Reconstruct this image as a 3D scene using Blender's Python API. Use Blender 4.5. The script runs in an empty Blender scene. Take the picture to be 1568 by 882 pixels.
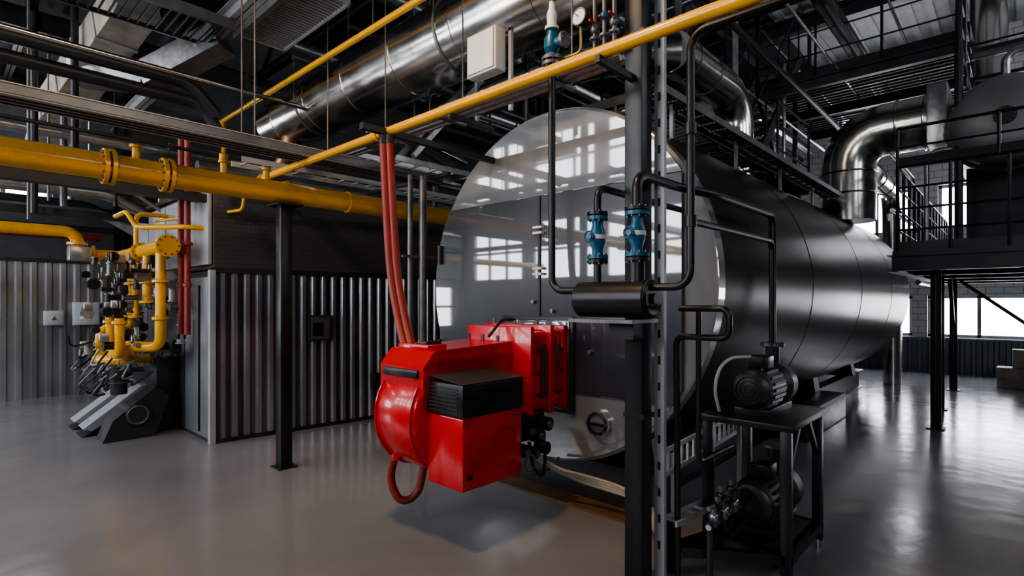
import bpy, bmesh, math, random
from mathutils import Vector, Matrix, Euler
random.seed(7)
sc = bpy.context.scene
try: sc.view_settings.look = 'AgX - Medium High Contrast'
except Exception as e: print("look", e)
# ------------------------------------------------------------ materials
M = {}
def mat(name, col, metal=0.0, rough=0.5, var=0.15, scale=6.0, bump=0.0, rvar=0.1, spec=0.5, coat=0.0, stretch=None, cior=1.5, crough=0.06):
    m = bpy.data.materials.new(name); m.use_nodes = True
    nt = m.node_tree; p = nt.nodes["Principled BSDF"]
    p.inputs["Metallic"].default_value = metal
    p.inputs["Specular IOR Level"].default_value = spec
    p.inputs["Coat Weight"].default_value = coat
    p.inputs["Coat Roughness"].default_value = crough
    p.inputs["Coat IOR"].default_value = cior
    tc = nt.nodes.new("ShaderNodeTexCoord"); mp = nt.nodes.new("ShaderNodeMapping")
    nt.links.new(tc.outputs["Object"], mp.inputs["Vector"])
    if stretch: mp.inputs["Scale"].default_value = stretch
    n = nt.nodes.new("ShaderNodeTexNoise"); n.inputs["Scale"].default_value = scale
    n.inputs["Detail"].default_value = 6
    nt.links.new(mp.outputs["Vector"], n.inputs["Vector"])
    r = nt.nodes.new("ShaderNodeValToRGB")
    r.color_ramp.elements[0].position = 0.3; r.color_ramp.elements[1].position = 0.7
    r.color_ramp.elements[0].color = (*[c*(1-var) for c in col], 1)
    r.color_ramp.elements[1].color = (*[min(1, c*(1+var)) for c in col], 1)
    nt.links.new(n.outputs["Fac"], r.inputs["Fac"]); nt.links.new(r.outputs["Color"], p.inputs["Base Color"])
    mr = nt.nodes.new("ShaderNodeMapRange")
    mr.inputs["To Min"].default_value = max(0.02, rough-rvar); mr.inputs["To Max"].default_value = min(1, rough+rvar)
    nt.links.new(n.outputs["Fac"], mr.inputs["Value"]); nt.links.new(mr.outputs["Result"], p.inputs["Roughness"])
    if bump > 0:
        b = nt.nodes.new("ShaderNodeBump"); b.inputs["Strength"].default_value = bump; b.inputs["Distance"].default_value = 0.02
        nt.links.new(n.outputs["Fac"], b.inputs["Height"]); nt.links.new(b.outputs["Normal"], p.inputs["Normal"])
    M[name] = m
    return m
mat("black_paint", (0.010,0.0105,0.012), rough=0.36, var=0.3)
mat("black_rubber", (0.008,0.008,0.008), rough=0.6)
mat("dark_steel", (0.030,0.032,0.036), metal=0.3, rough=0.42, var=0.3)
mat("mid_steel", (0.17,0.175,0.18), metal=0.6, rough=0.38, var=0.25)
mat("galvanized", (0.46,0.47,0.49), metal=0.85, rough=0.33, var=0.2, scale=14)
mat("aluminium_cladding", (0.70,0.69,0.66), metal=1.0, rough=0.20, var=0.12, scale=3, bump=0.12)
mat("corrugated_zinc", (0.45,0.46,0.48), metal=0.85, rough=0.34, var=0.25, scale=2.5, stretch=(1,1,0.3))
mat("corrugated_blue", (0.14,0.165,0.19), metal=0.3, rough=0.45, var=0.2, scale=2)
mat("yellow_paint", (0.90,0.44,0.010), rough=0.30, var=0.10, scale=3, coat=0.3)
mat("red_paint", (0.56,0.003,0.008), rough=0.26, var=0.06, scale=3, coat=0.5)
mat("red_hose", (0.24,0.024,0.018), rough=0.45, var=0.15, scale=5)
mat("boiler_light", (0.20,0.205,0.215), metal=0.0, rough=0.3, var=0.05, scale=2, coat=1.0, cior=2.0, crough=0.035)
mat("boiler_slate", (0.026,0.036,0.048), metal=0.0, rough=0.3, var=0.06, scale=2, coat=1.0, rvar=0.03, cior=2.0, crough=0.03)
mat("boiler_shell", (0.034,0.0305,0.0285), metal=0.0, rough=0.30, var=0.15, scale=1.5, coat=0.0, spec=0.025, rvar=0.04)
mat("shell_seam", (0.016,0.015,0.014), rough=0.6, spec=0.02)
mat("valve_blue", (0.012,0.11,0.21), rough=0.35)
mat("white_enamel", (0.75,0.76,0.76), rough=0.4, var=0.05)
mat("cabinet_grey", (0.55,0.57,0.57), rough=0.4, var=0.05)
mat("tray_grey", (0.40,0.41,0.42), metal=0.2, rough=0.45, var=0.1)
mat("tan_insulation", (0.38,0.345,0.29), metal=0.1, rough=0.6, var=0.25, bump=0.4)
mat("copper_pipe", (0.5,0.26,0.16), metal=0.7, rough=0.4)
mat("brass", (0.5,0.36,0.12), metal=0.9, rough=0.35)
mat("cable_beige", (0.45,0.40,0.33), rough=0.6)
mat("ceiling_dark", (0.03,0.03,0.032), rough=0.7, var=0.3)
mat("ceiling_pale", (0.42,0.43,0.44), rough=0.6, var=0.12)
mat("wall_plaster", (0.09,0.094,0.10), rough=0.7, var=0.15)
mat("steel_grey_panel", (0.22,0.23,0.24), metal=0.3, rough=0.4, var=0.15, scale=2)
mat("dark_panel", (0.045,0.047,0.052), metal=0.2, rough=0.4, var=0.2, scale=2)
mat("wood_brown", (0.16,0.085,0.04), rough=0.6, var=0.3)
mat("window_frame", (0.2,0.21,0.22), rough=0.5)

def brick(name, c1, c2, mortar, sx, rough):
    m = bpy.data.materials.new(name); m.use_nodes = True
    nt = m.node_tree; p = nt.nodes["Principled BSDF"]; p.inputs["Roughness"].default_value = rough
    tc = nt.nodes.new("ShaderNodeTexCoord"); sep = nt.nodes.new("ShaderNodeSeparateXYZ"); cmb = nt.nodes.new("ShaderNodeCombineXYZ")
    ad = nt.nodes.new("ShaderNodeMath"); ad.operation = 'ADD'
    nt.links.new(tc.outputs["Object"], sep.inputs[0])
    nt.links.new(sep.outputs["X"], ad.inputs[0]); nt.links.new(sep.outputs["Y"], ad.inputs[1])
    nt.links.new(ad.outputs[0], cmb.inputs["X"]); nt.links.new(sep.outputs["Z"], cmb.inputs["Y"])
    b = nt.nodes.new("ShaderNodeTexBrick"); b.inputs["Scale"].default_value = sx
    b.inputs["Color1"].default_value = (*c1,1); b.inputs["Color2"].default_value = (*c2,1); b.inputs["Mortar"].default_value = (*mortar,1)
    b.inputs["Mortar Size"].default_value = 0.015
    nt.links.new(cmb.outputs[0], b.inputs["Vector"]); nt.links.new(b.outputs["Color"], p.inputs["Base Color"])
    bp = nt.nodes.new("ShaderNodeBump"); bp.inputs["Strength"].default_value = 0.4; bp.inputs["Distance"].default_value = 0.01; bp.invert = True
    nt.links.new(b.outputs["Fac"], bp.inputs["Height"]); nt.links.new(bp.outputs["Normal"], p.inputs["Normal"])
    M[name] = m
brick("white_brick", (0.68,0.69,0.70), (0.62,0.63,0.64), (0.32,0.32,0.32), 1.6, 0.7)
brick("dark_block", (0.055,0.055,0.06), (0.06,0.06,0.063), (0.03,0.03,0.03), 4.5, 0.36)

m = bpy.data.materials.new("polished_concrete"); m.use_nodes = True
nt = m.node_tree; p = nt.nodes["Principled BSDF"]
tc = nt.nodes.new("ShaderNodeTexCoord")
n1 = nt.nodes.new("ShaderNodeTexNoise"); n1.inputs["Scale"].default_value = 0.5; n1.inputs["Detail"].default_value = 5
n2 = nt.nodes.new("ShaderNodeTexNoise"); n2.inputs["Scale"].default_value = 3; n2.inputs["Detail"].default_value = 8
n3 = nt.nodes.new("ShaderNodeTexNoise"); n3.inputs["Scale"].default_value = 4; n3.inputs["Detail"].default_value = 3
for n in (n1, n2, n3): nt.links.new(tc.outputs["Object"], n.inputs["Vector"])
r = nt.nodes.new("ShaderNodeValToRGB")
r.color_ramp.elements[0].position = 0.32; r.color_ramp.elements[1].position = 0.7
r.color_ramp.elements[0].color = (0.18,0.178,0.180,1); r.color_ramp.elements[1].color = (0.27,0.265,0.265,1)
nt.links.new(n1.outputs["Fac"], r.inputs["Fac"]); nt.links.new(r.outputs["Color"], p.inputs["Base Color"])
mr = nt.nodes.new("ShaderNodeMapRange"); mr.inputs["To Min"].default_value = 0.10; mr.inputs["To Max"].default_value = 0.27
nt.links.new(n2.outputs["Fac"], mr.inputs["Value"]); nt.links.new(mr.outputs["Result"], p.inputs["Roughness"])
p.inputs["Specular IOR Level"].default_value = 0.55
bp = nt.nodes.new("ShaderNodeBump"); bp.inputs["Strength"].default_value = 0.16; bp.inputs["Distance"].default_value = 0.02
nt.links.new(n3.outputs["Fac"], bp.inputs["Height"]); nt.links.new(bp.outputs["Normal"], p.inputs["Normal"])
M["floor"] = m

# ------------------------------------------------------------ mesh builder
def V(*a): return Vector(a)
def fillet(pts, br, n=6):
    pts = [Vector(p) for p in pts]
    if len(pts) < 3 or br <= 0: return pts
    out = [pts[0]]
    for i in range(1, len(pts)-1):
        a, b, c = pts[i-1], pts[i], pts[i+1]
        l1 = (a-b).length; l2 = (c-b).length
        t = min(br, l1*0.48, l2*0.48)
        s = b+(a-b).normalized()*t; e = b+(c-b).normalized()*t
        for k in range(n+1):
            u = k/n
            w = 0.75
            den = (1-u)**2+2*w*u*(1-u)+u*u
            out.append(((1-u)**2*s+2*w*u*(1-u)*b+u*u*e)/den)
    out.append(pts[-1]); return out
class B:
    def __init__(s, name): s.name=name; s.bm=bmesh.new(); s.ms=[]; s.X=Matrix.Identity(4)
    def mi(s, m):
        if m not in s.ms: s.ms.append(m)
        return s.ms.index(m)
    def fin(s, verts, m, bev=0, seg=2):
        fs = set(f for v in verts for f in v.link_faces); i = s.mi(m)
        for f in fs: f.material_index = i
        if bev > 0:
            es = list(set(e for v in verts for e in v.link_edges))
            bmesh.ops.bevel(s.bm, geom=es, offset=bev, segments=seg, affect='EDGES', profile=0.5, material=i)
    def box(s, c, d, m, rot=(0,0,0), bev=0, seg=2):
        mt = s.X @ Matrix.Translation(Vector(c)) @ Euler(rot).to_matrix().to_4x4() @ Matrix.Diagonal((d[0],d[1],d[2],1))
        r = bmesh.ops.create_cube(s.bm, size=1, matrix=mt); s.fin(r['verts'], m, bev, seg)
    def bb(s, x0,x1,y0,y1,z0,z1, m, bev=0, seg=2):
        s.box(((x0+x1)/2,(y0+y1)/2,(z0+z1)/2), (x1-x0,y1-y0,z1-z0), m, bev=bev, seg=seg)
    def bar(s, p0, p1, w, h, m):
        p0=Vector(p0); p1=Vector(p1); d=p1-p0; L=d.length; x=d/L
        up=Vector((0,0,1)) if abs(x.z)<0.95 else Vector((0,1,0))
        y=up.cross(x).normalized(); z=x.cross(y)
        R=Matrix((x,y,z)).transposed().to_4x4()
        mt = s.X @ Matrix.Translation((p0+p1)/2) @ R @ Matrix.Diagonal((L,w,h,1))
        r=bmesh.ops.create_cube(s.bm,size=1,matrix=mt); s.fin(r['verts'], m)
    def ibeam(s, p0, p1, w, h, m, t=0.012):
        p0=Vector(p0); p1=Vector(p1); d=(p1-p0).normalized()
        if abs(d.z)<0.9:
            o=Vector((0,0,h/2-t/2)); s.bar(p0+o,p1+o,w,t,m); s.bar(p0-o,p1-o,w,t,m); s.bar(p0,p1,t,h,m)
        else:
            o=Vector((h/2-t/2,0,0)); s.bar(p0+o,p1+o,w,t,m); s.bar(p0-o,p1-o,w,t,m); s.bar(p0,p1,t,h,m)
    def cyl(s, p0, p1, r, m, seg=20, r2=None):
        p0=Vector(p0); p1=Vector(p1); d=p1-p0
        q=d.to_track_quat('Z','Y').to_matrix().to_4x4()
        mt=s.X @ Matrix.Translation((p0+p1)/2) @ q
        rr=bmesh.ops.create_cone(s.bm, cap_ends=True, segments=seg, radius1=r, radius2=r if r2 is None else r2, depth=d.length, matrix=mt)
        s.fin(rr['verts'], m)
    def sph(s, c, r, m, sc3=(1,1,1), seg=16):
        mt=s.X @ Matrix.Translation(Vector(c)) @ Matrix.Diagonal((*sc3,1))
        rr=bmesh.ops.create_uvsphere(s.bm,u_segments=seg,v_segments=seg//2,radius=r,matrix=mt); s.fin(rr['verts'],m)
    def tube(s, pts, r, m, bend=0.0, seg=12, closed=False, n=6):
        P=fillet(pts,bend,n) if not closed else [Vector(p) for p in pts]
        n=len(P); rings=[]; nrm=None
        for i,p in enumerate(P):
            if closed: t=(P[(i+1)%n]-P[i-1]).normalized()
            elif i==0: t=(P[1]-P[0]).normalized()
            elif i==n-1: t=(P[-1]-P[-2]).normalized()
            else: t=((P[i+1]-p).normalized()+(p-P[i-1]).normalized()).normalized()
            if nrm is None:
                a=Vector((0,0,1)) if abs(t.z)<0.9 else Vector((1,0,0)); nrm=t.cross(a).normalized()
            else:
                nrm=(nrm-t*nrm.dot(t)).normalized()
            bn=t.cross(nrm)
            rings.append([s.bm.verts.new(s.X@(p+(nrm*math.cos(2*math.pi*k/seg)+bn*math.sin(2*math.pi*k/seg))*r)) for k in range(seg)])
        i=s.mi(m)
        for a in range(n if closed else n-1):
            r0=rings[a]; r1=rings[(a+1)%n]
            for k in range(seg):
                f=s.bm.faces.new((r0[k],r0[(k+1)%seg],r1[(k+1)%seg],r1[k])); f.material_index=i
        if not closed:
            f=s.bm.faces.new(rings[0][::-1]); f.material_index=i
            f=s.bm.faces.new(rings[-1]); f.material_index=i
    def ring(s, c, ax, R, r, m, n=28, seg=8):
        c=Vector(c); ax=Vector(ax).normalized(); a=Vector((0,0,1)) if abs(ax.z)<0.9 else Vector((1,0,0))
        u=ax.cross(a).normalized(); v=ax.cross(u)
        s.tube([c+(u*math.cos(2*math.pi*k/n)+v*math.sin(2*math.pi*k/n))*R for k in range(n)], r, m, seg=seg, closed=True)
    def lathe(s, o, ax, prof, m, seg=48):
        o=Vector(o); ax=Vector(ax).normalized(); a=Vector((0,0,1)) if abs(ax.z)<0.9 else Vector((1,0,0))
        u=ax.cross(a).normalized(); v=ax.cross(u); rings=[]; i=s.mi(m)
        for (t,r) in prof:
            if r<1e-6: rings.append([s.bm.verts.new(s.X@(o+ax*t))])
            else: rings.append([s.bm.verts.new(s.X@(o+ax*t+(u*math.cos(2*math.pi*k/seg)+v*math.sin(2*math.pi*k/seg))*r)) for k in range(seg)])
        for a in range(len(rings)-1):
            r0,r1=rings[a],rings[a+1]
            for k in range(seg):
                k2=(k+1)%seg
                if len(r0)==1: vs=(r0[0],r1[k2],r1[k])
                elif len(r1)==1: vs=(r0[k],r0[k2],r1[0])
                else: vs=(r0[k],r0[k2],r1[k2],r1[k])
                f=s.bm.faces.new(vs); f.material_index=i
    def prism(s, poly, ax, t, m, o=(0,0,0)):
        e=Vector(ax)*t; i=s.mi(m)
        a=[s.bm.verts.new(s.X@(Vector(p)+Vector(o))) for p in poly]; b=[s.bm.verts.new(s.X@(Vector(p)+Vector(o)+e)) for p in poly]
        fs=[s.bm.faces.new(a), s.bm.faces.new(b[::-1])]
        n=len(a)
        for k in range(n): fs.append(s.bm.faces.new((a[k],b[k],b[(k+1)%n],a[(k+1)%n])))
        for f in fs: f.material_index=i
    def flange(s, c, ax, r, t, m, bolts=8, mb="mid_steel"):
        c=Vector(c); ax=Vector(ax).normalized()
        s.cyl(c-ax*t/2, c+ax*t/2, r, m, 24)
        a=Vector((0,0,1)) if abs(ax.z)<0.9 else Vector((1,0,0)); u=ax.cross(a).normalized(); v=ax.cross(u)
        for k in range(bolts):
            q=c+(u*math.cos(2*math.pi*k/bolts)+v*math.sin(2*math.pi*k/bolts))*r*0.82
            s.cyl(q-ax*t*0.95, q+ax*t*0.95, r*0.08, mb, 6)
    def corr(s, p0, p1, z0, z1, out, m, pitch=0.14, dep=0.03):
        p0=Vector(p0); p1=Vector(p1); d=p1-p0; L=d.length; d/=L; out=Vector(out)
        us=[];n=int(L/pitch)
        for k in range(n+1):
            b=k*pitch
            for (f,h) in ((0,0),(0.42,0),(0.55,1),(0.87,1)):
                if b+f*pitch<=L: us.append((b+f*pitch,h))
        us.append((L,0)); i=s.mi(m); pr=None
        for (u,h) in us:
            q=p0+d*u+out*(dep*h)
            a=s.bm.verts.new(s.X@Vector((q.x,q.y,z0))); b=s.bm.verts.new(s.X@Vector((q.x,q.y,z1)))
            if pr:
                f=s.bm.faces.new((pr[0],a,b,pr[1])); f.material_index=i
            pr=(a,b)
    def railing(s, pts, h, m, z=None, r=0.02, gap=1.0, mids=2):
        for a,b in zip(pts[:-1],pts[1:]):
            a=Vector(a); b=Vector(b); n=max(1,int((b-a).length/gap))
            for k in range(n+1):
                q=a+(b-a)*k/n; s.cyl(q,q+Vector((0,0,h)),r,m,8)
            for j in range(mids+1):
                o=Vector((0,0,h*(j+1)/(mids+1))); s.cyl(a+o,b+o,r*(1 if j==mids else 0.7),m,8)
            s.bar(a+Vector((0,0,0.06)), b+Vector((0,0,0.06)), 0.008, 0.12, m)
    def grate(s, x0,x1,y0,y1,z,m,step=0.1,ax='x'):
        s.bar((x0,y0,z),(x1,y0,z),0.03,0.05,m); s.bar((x0,y1,z),(x1,y1,z),0.03,0.05,m)
        s.bar((x0,y0,z),(x0,y1,z),0.03,0.05,m); s.bar((x1,y0,z),(x1,y1,z),0.03,0.05,m)
        if ax=='x':
            k=x0
            while k<x1: s.bar((k,y0,z),(k,y1,z),0.012,0.03,m); k+=step
        else:
            k=y0
            while k<y1: s.bar((x0,k,z),(x1,k,z),0.012,0.03,m); k+=step
    def ladder_tray(s, p0, p1, w, m, step=0.2, side=None, h=0.06):
        p0=Vector(p0); p1=Vector(p1); d=(p1-p0).normalized()
        sd=Vector(side) if side else d.cross(Vector((0,0,1))).normalized()
        for q in (-1,1):
            o=sd*w/2*q
            a=p0+o; b=p1+o
            s.bar(a,b,0.015 if abs(d.z)<.9 else h,h if abs(d.z)<.9 else 0.015,m)
        L=(p1-p0).length; k=step/2
        while k<L:
            s.bar(p0+d*k-sd*w/2, p0+d*k+sd*w/2, 0.02,0.015,m); k+=step
    def done(s, ang=35):
        bmesh.ops.recalc_face_normals(s.bm, faces=s.bm.faces)
        me=bpy.data.meshes.new(s.name); s.bm.to_mesh(me); s.bm.free()
        for x in s.ms: me.materials.append(M[x])
        for pl in me.polygons: pl.use_smooth=True
        me.set_sharp_from_angle(angle=math.radians(ang))
        o=bpy.data.objects.new(s.name, me); sc.collection.objects.link(o); return o

# ------------------------------------------------------------ room shell
XW,XE,YS,YN,ZC=-4.0,16.5,-5.0,12.7,8.0
b=B("floor"); b.bb(XW-.3,XE+.3,YS-.3,YN+.3,-.2,0,"floor"); b.done()
b=B("ceiling"); b.bb(XW-.3,7.0,YS-.3,YN+.3,ZC,ZC+.2,"ceiling_dark"); b.bb(7.0,XE+.3,4.0,YN+.3,ZC,ZC+.2,"ceiling_dark")
b.bb(7.0,XE+.3,YS-.3,4.0,ZC,ZC+.2,"ceiling_pale")
y=YS
while y<4.0: b.bb(7.0,XE,y,y+.12,ZC-.05,ZC,"ceiling_pale"); y+=.35
b.done()
wn=[0]
def wall(name, pl, c, out, u0,u1, ops, m, th=0.3):
    b=B(name)
    us=sorted(set([u0,u1]+[o[0] for o in ops]+[o[1] for o in ops])); zs=sorted(set([0,ZC]+[o[2] for o in ops]+[o[3] for o in ops]))
    c0,c1=(c,c+out*th) if out>0 else (c+out*th,c)
    for i in range(len(us)-1):
        for j in range(len(zs)-1):
            um=(us[i]+us[i+1])/2; zm=(zs[j]+zs[j+1])/2
            if any(o[0]<um<o[1] and o[2]<zm<o[3] for o in ops): continue
            if pl=='x': b.bb(c0,c1,us[i],us[i+1],zs[j],zs[j+1],m)
            else: b.bb(us[i],us[i+1],c0,c1,zs[j],zs[j+1],m)
    b.done()
    for o in ops:
        wn[0]+=1; w=B("window_%d"%wn[0]); cm=(c0+c1)/2
        nu=max(1,round((o[1]-o[0])/0.8)); nz=max(1,round((o[3]-o[2])/0.85)); t=0.07
        def bar(ua,za,ub,zb,tt):
            if pl=='x': w.bar((cm,ua,za),(cm,ub,zb),tt,tt,"window_frame")
            else: w.bar((ua,cm,za),(ub,cm,zb),tt,tt,"window_frame")
        for k in range(nu+1):
            u=o[0]+(o[1]-o[0])*k/nu; u=min(max(u,o[0]+t/2),o[1]-t/2); bar(u,o[2],u,o[3],t)
        for k in range(nz+1):
            z=o[2]+(o[3]-o[2])*k/nz; z=min(max(z,o[2]+t/2),o[3]-t/2); bar(o[0],z,o[1],z,t)
        w.done()
        L=bpy.data.lights.new("daylight_portal","AREA"); L.shape='RECTANGLE'; L.cycles.is_portal=True
        L.size=o[1]-o[0]; L.size_y=o[3]-o[2]
        lo=bpy.data.objects.new("daylight_portal",L); sc.collection.objects.link(lo)
        um=(o[0]+o[1])/2; zm=(o[2]+o[3])/2
        if pl=='x': lo.location=(cm,um,zm); d=Vector((-out,0,0))
        else: lo.location=(um,cm,zm); d=Vector((0,-out,0))
        lo.rotation_euler=d.to_track_quat('-Z','Y').to_euler()
ops=[]
for y0 in (3.0,5.45,7.9,10.35): 
    ops.append((y0,y0+2.15,2.3,4.0)); ops.append((y0,y0+2.15,4.75,6.4))
ops.append((-4.0,-1.6,2.3,4.0))  # extra unseen window, added to light the pump and foreground right
wall("wall_west",'x',XW,-1,YS,YN,ops,"wall_plaster")
ops=[(-3.6,-1.4,0.9,2.2),(-3.0,-.8,3.5,4.5),(0.2,1.5,3.5,4.3)]
wall("wall_north",'y',YN,1,XW,XE,ops,"wall_plaster")
ops=[(x0,x0+1.6,5.0,6.4) for x0 in (2.0,5.5,9.0,12.5)]
wall("wall_south",'y',YS,-1,XW,XE,ops,"wall_plaster")
ops=[(y0,y0+1.9,0.85,1.85) for y0 in (-4.7,-2.5,-0.3,1.9)]+[(y0,y0+1.7,3.4,4.5) for y0 in (-2.4,-0.3,1.8)]+[(y0,y0+1.7,5.8,6.6) for y0 in (-2.4,1.8)]
wall("wall_east",'x',XE,1,YS,YN,ops,"white_brick")
b=B("trim_1"); b.corr((-1.3,YN-.02,0),(4.0,YN-.02,0),0.0,2.4,(0,-1,0),"corrugated_zinc",0.2,0.035)
b.bb(XW,XE,YN-.07,YN,2.4,2.46,"dark_panel"); b.done()
b=B("trim_2"); b.corr((XE-.02,YS,0),(XE-.02,5,0),0.0,0.8,(-1,0,0),"corrugated_blue",0.2,0.035)
b.bb(XE-.08,XE,YS,5,.78,.84,"corrugated_blue"); b.done()

for x in (1.0,5.0,9.0,13.0):
    b=B("roof_truss")
    b.ibeam((x,YS,7.75),(x,YN,7.75),0.2,0.3,"dark_steel")
    if x<8:
        b.ibeam((x,YS,6.7),(x,YN,6.7),0.15,0.15,"dark_steel")
        y=YS+.5; up=0
        while y<YN-1.2:
            b.bar((x,y,6.7 if up==0 else 7.7),(x,y+1.2,7.7 if up==0 else 6.7),0.07,0.07,"dark_steel"); y+=1.2; up=1-up
    b.done()
b=B("roof_purlin")
for y in (-3,-1,1,3,5,7,9,11): b.bar((XW,y,7.9),(XE,y,7.9),0.08,0.1,"mid_steel")
b.done()

# ------------------------------------------------------------ main boiler
BX0,BX1,BY,BZ,BR=3.75,13.0,3.10,1.85,1.56
b=B("steam_boiler")
b.lathe((BX0,BY,BZ),(1,0,0),[(0.04,0),(0.0+.04,BR-.02),(0.05,BR),(0.16,BR)],"boiler_light",96)
sh=[(0.16,BR)]+[(BX1-BX0-0.0,BR)]
for k in range(1,9):
    a=k/8*math.pi/2; sh.append((BX1-BX0+0.45*math.sin(a), BR*math.cos(a) if k<8 else 0))
b.lathe((BX0,BY,BZ),(1,0,0),sh,"boiler_shell",96)
for xx in (6.2,8.6,11.0):
    b.lathe((xx,BY,BZ),(1,0,0),[(0,BR),(0.001,BR+.002),(0.015,BR+.002),(0.016,BR)],"shell_seam",96)
def clip2(x,r,ylo,yhi,z0,z1,n=160):
    poly=[(r*math.cos(2*math.pi*k/n), r*math.sin(2*math.pi*k/n)) for k in range(n)]
    def cl(poly,f,inter):
        o=[]
        for i in range(len(poly)):
            a=poly[i]; c=poly[(i+1)%len(poly)]
            if f(a): o.append(a)
            if f(a)!=f(c): o.append(inter(a,c))
        return o
    for (ax,v,sg) in ((0,ylo,1),(0,yhi,-1),(1,z0,1),(1,z1,-1)):
        poly=cl(poly, lambda p:(p[ax]-v)*sg>=0, lambda a,c:tuple(a[j]+(c[j]-a[j])*((v-a[ax])/(c[ax]-a[ax])) for j in (0,1)))
    return [(x,BY+y,BZ+z) for y,z in poly]
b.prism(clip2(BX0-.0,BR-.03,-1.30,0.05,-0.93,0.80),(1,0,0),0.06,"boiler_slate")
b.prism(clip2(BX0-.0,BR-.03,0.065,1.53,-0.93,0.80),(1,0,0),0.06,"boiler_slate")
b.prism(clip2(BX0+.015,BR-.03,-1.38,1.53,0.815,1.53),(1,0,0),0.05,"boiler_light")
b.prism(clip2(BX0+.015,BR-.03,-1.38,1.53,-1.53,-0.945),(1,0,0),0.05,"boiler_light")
b.bb(BX0-.012,BX0+.01,BY+.045,BY+.07,1.0,2.65,"black_paint")
for z in (1.95,2.32):
    b.box((BX0-.02,BY+.057,z),(0.04,0.10,0.02),"white_enamel"); b.box((BX0-.02,BY+.057,z+.05),(0.04,0.10,0.02),"white_enamel")
for (yy,zz) in ((BY+.12,1.7),(BY-.5,1.28),(BY-.1,1.62)):
    b.cyl((BX0-.03,yy,zz),(BX0,yy,zz),.018,"mid_steel",12)
for zz in (1.2,2.2):
    b.cyl((BX0-.02,BY+1.44,zz-.1),(BX0-.02,BY+1.44,zz+.1),.025,"dark_steel",12)
b.bb(BX0-.05,BX0,2.79,3.57,.77,1.54,"boiler_slate",bev=.01)
b.bb(BX0-.035,BX0-.0,2.76,3.60,.74,1.57,"dark_steel",bev=.005)
b.flange((BX0-.0,2.52,.70),(1,0,0),0.115,0.05,"boiler_light",10)
b.ring((BX0-.03,2.52,.70),(1,0,0),0.085,0.012,"black_paint")
b.bar((BX0-.05,2.45,.70),(BX0-.05,2.59,.70),.02,.02,"black_paint"); b.cyl((BX0-.06,2.52,.70),(BX0,2.52,.70),.025,"mid_steel")
for yy in (2.35,3.85):
    b.ibeam((4.0,yy,.17),(12.8,yy,.17),.18,.34,"dark_steel")
for xx in (4.1,6.5,9.0,11.5):
    b.prism([(xx,2.2,0.34),(xx,4.0,0.34),(xx,3.95,.62),(xx,3.5,.36),(xx,3.1,.31),(xx,2.7,.36),(xx,2.25,.62)],(1,0,0),.25,"dark_steel")
b.bb(3.85,4.0,2.0,4.2,0,.34,"dark_steel")
b.bb(7.2,9.2,1.85,2.3,.0,.36,"black_paint",bev=.02)
b.done(30)
b=B("floor_plate"); b.bb(3.62,3.84,1.9,4.3,0,.02,"wood_brown"); b.done()

b=B("boiler_catwalk")
b.grate(4.3,10.0,2.55,3.8,3.56,"dark_steel",0.12)
for x in (4.3,6.3,8.3,10.0):
    b.bar((x,2.55,3.53),(x,3.8,3.53),.06,.08,"dark_steel")
    for y in (2.7,3.6): b.cyl((x,y,3.25),(x,y,3.53),.03,"dark_steel",8)
b.railing([(10.0,3.8,3.58),(4.3,3.8,3.58)],1.05,"dark_steel",gap=1.3)
b.railing([(8.4,2.55,3.58),(10.0,2.55,3.58)],1.05,"dark_steel",gap=1.3)
b.done()
b=B("cable_tray"); b.ladder_tray((3.8,2.1,3.35),(9.8,2.1,3.35),.22,"mid_steel",.25)
for k in range(5): b.tube([(3.8,2.03+.035*k,3.37),(9.8,2.03+.035*k,3.37)],.012,"black_rubber" if k%2 else "mid_steel",seg=6)
for x in (4.2,5.6,7.0,8.4): b.bar((x,2.1,3.05),(x,2.1,3.34),.03,.03,"mid_steel"); b.bar((x,2.0,3.33),(x,2.5,3.5),.03,.03,"dark_steel")
b.done()

# ------------------------------------------------------------ red burner
b=B("industrial_burner")
cx,cz=2.68,0.86; R=.43
b.lathe((cx,3.02,cz),(0,1,0),[(0,0),(0,R-.05),(.02,R-.01),(.04,R),(.46,R),(.48,R-.01),(.50,R-.05),(.50,0)],"red_paint",64)
b.ring((cx,3.06,cz),(0,1,0),R+.004,.010,"red_paint",64); b.ring((cx,3.48,cz),(0,1,0),R+.004,.010,"red_paint",64)
b.prism([(2.32,3.0,1.04),(2.32,3.0,1.24),(2.42,3.0,1.35),(3.28,3.0,1.38),(3.28,3.0,.86),(2.9,3.0,.80)],(0,1,0),.52,"red_paint")
b.bb(2.42,2.60,3.08,3.44,1.33,1.39,"red_paint",bev=.01); b.bb(2.44,2.58,3.12,3.2,1.385,1.41,"black_paint",bev=.004)
b.bb(2.30,2.36,3.05,3.47,1.16,1.22,"black_paint",bev=.01)
b.bb(2.42,3.25,2.985,3.005,1.27,1.30,"red_paint"); b.bb(2.42,3.25,2.985,3.005,1.12,1.14,"red_paint")
b.bb(3.25,3.68,2.82,3.50,.82,1.47,"red_paint",bev=.05,seg=3)
b.bb(3.22,3.27,2.80,3.54,.80,1.50,"red_paint",bev=.012); b.bb(3.44,3.50,2.78,3.54,.79,1.51,"red_paint",bev=.012)
b.bb(3.64,3.70,2.80,3.54,.80,1.50,"red_paint",bev=.012)
for xx in (3.32,3.40,3.56,3.62):
    for zz in (.95,1.12,1.30): b.cyl((xx,2.80,zz),(xx,2.83,zz),.013,"black_paint",8)
b.bb(3.36,3.40,2.79,2.825,.92,1.36,"dark_panel"); b.bb(3.53,3.59,2.80,2.825,1.1,1.4,"red_paint",bev=.004)
b.bb(3.55,3.57,2.79,2.82,1.15,1.35,"mid_steel")
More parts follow.
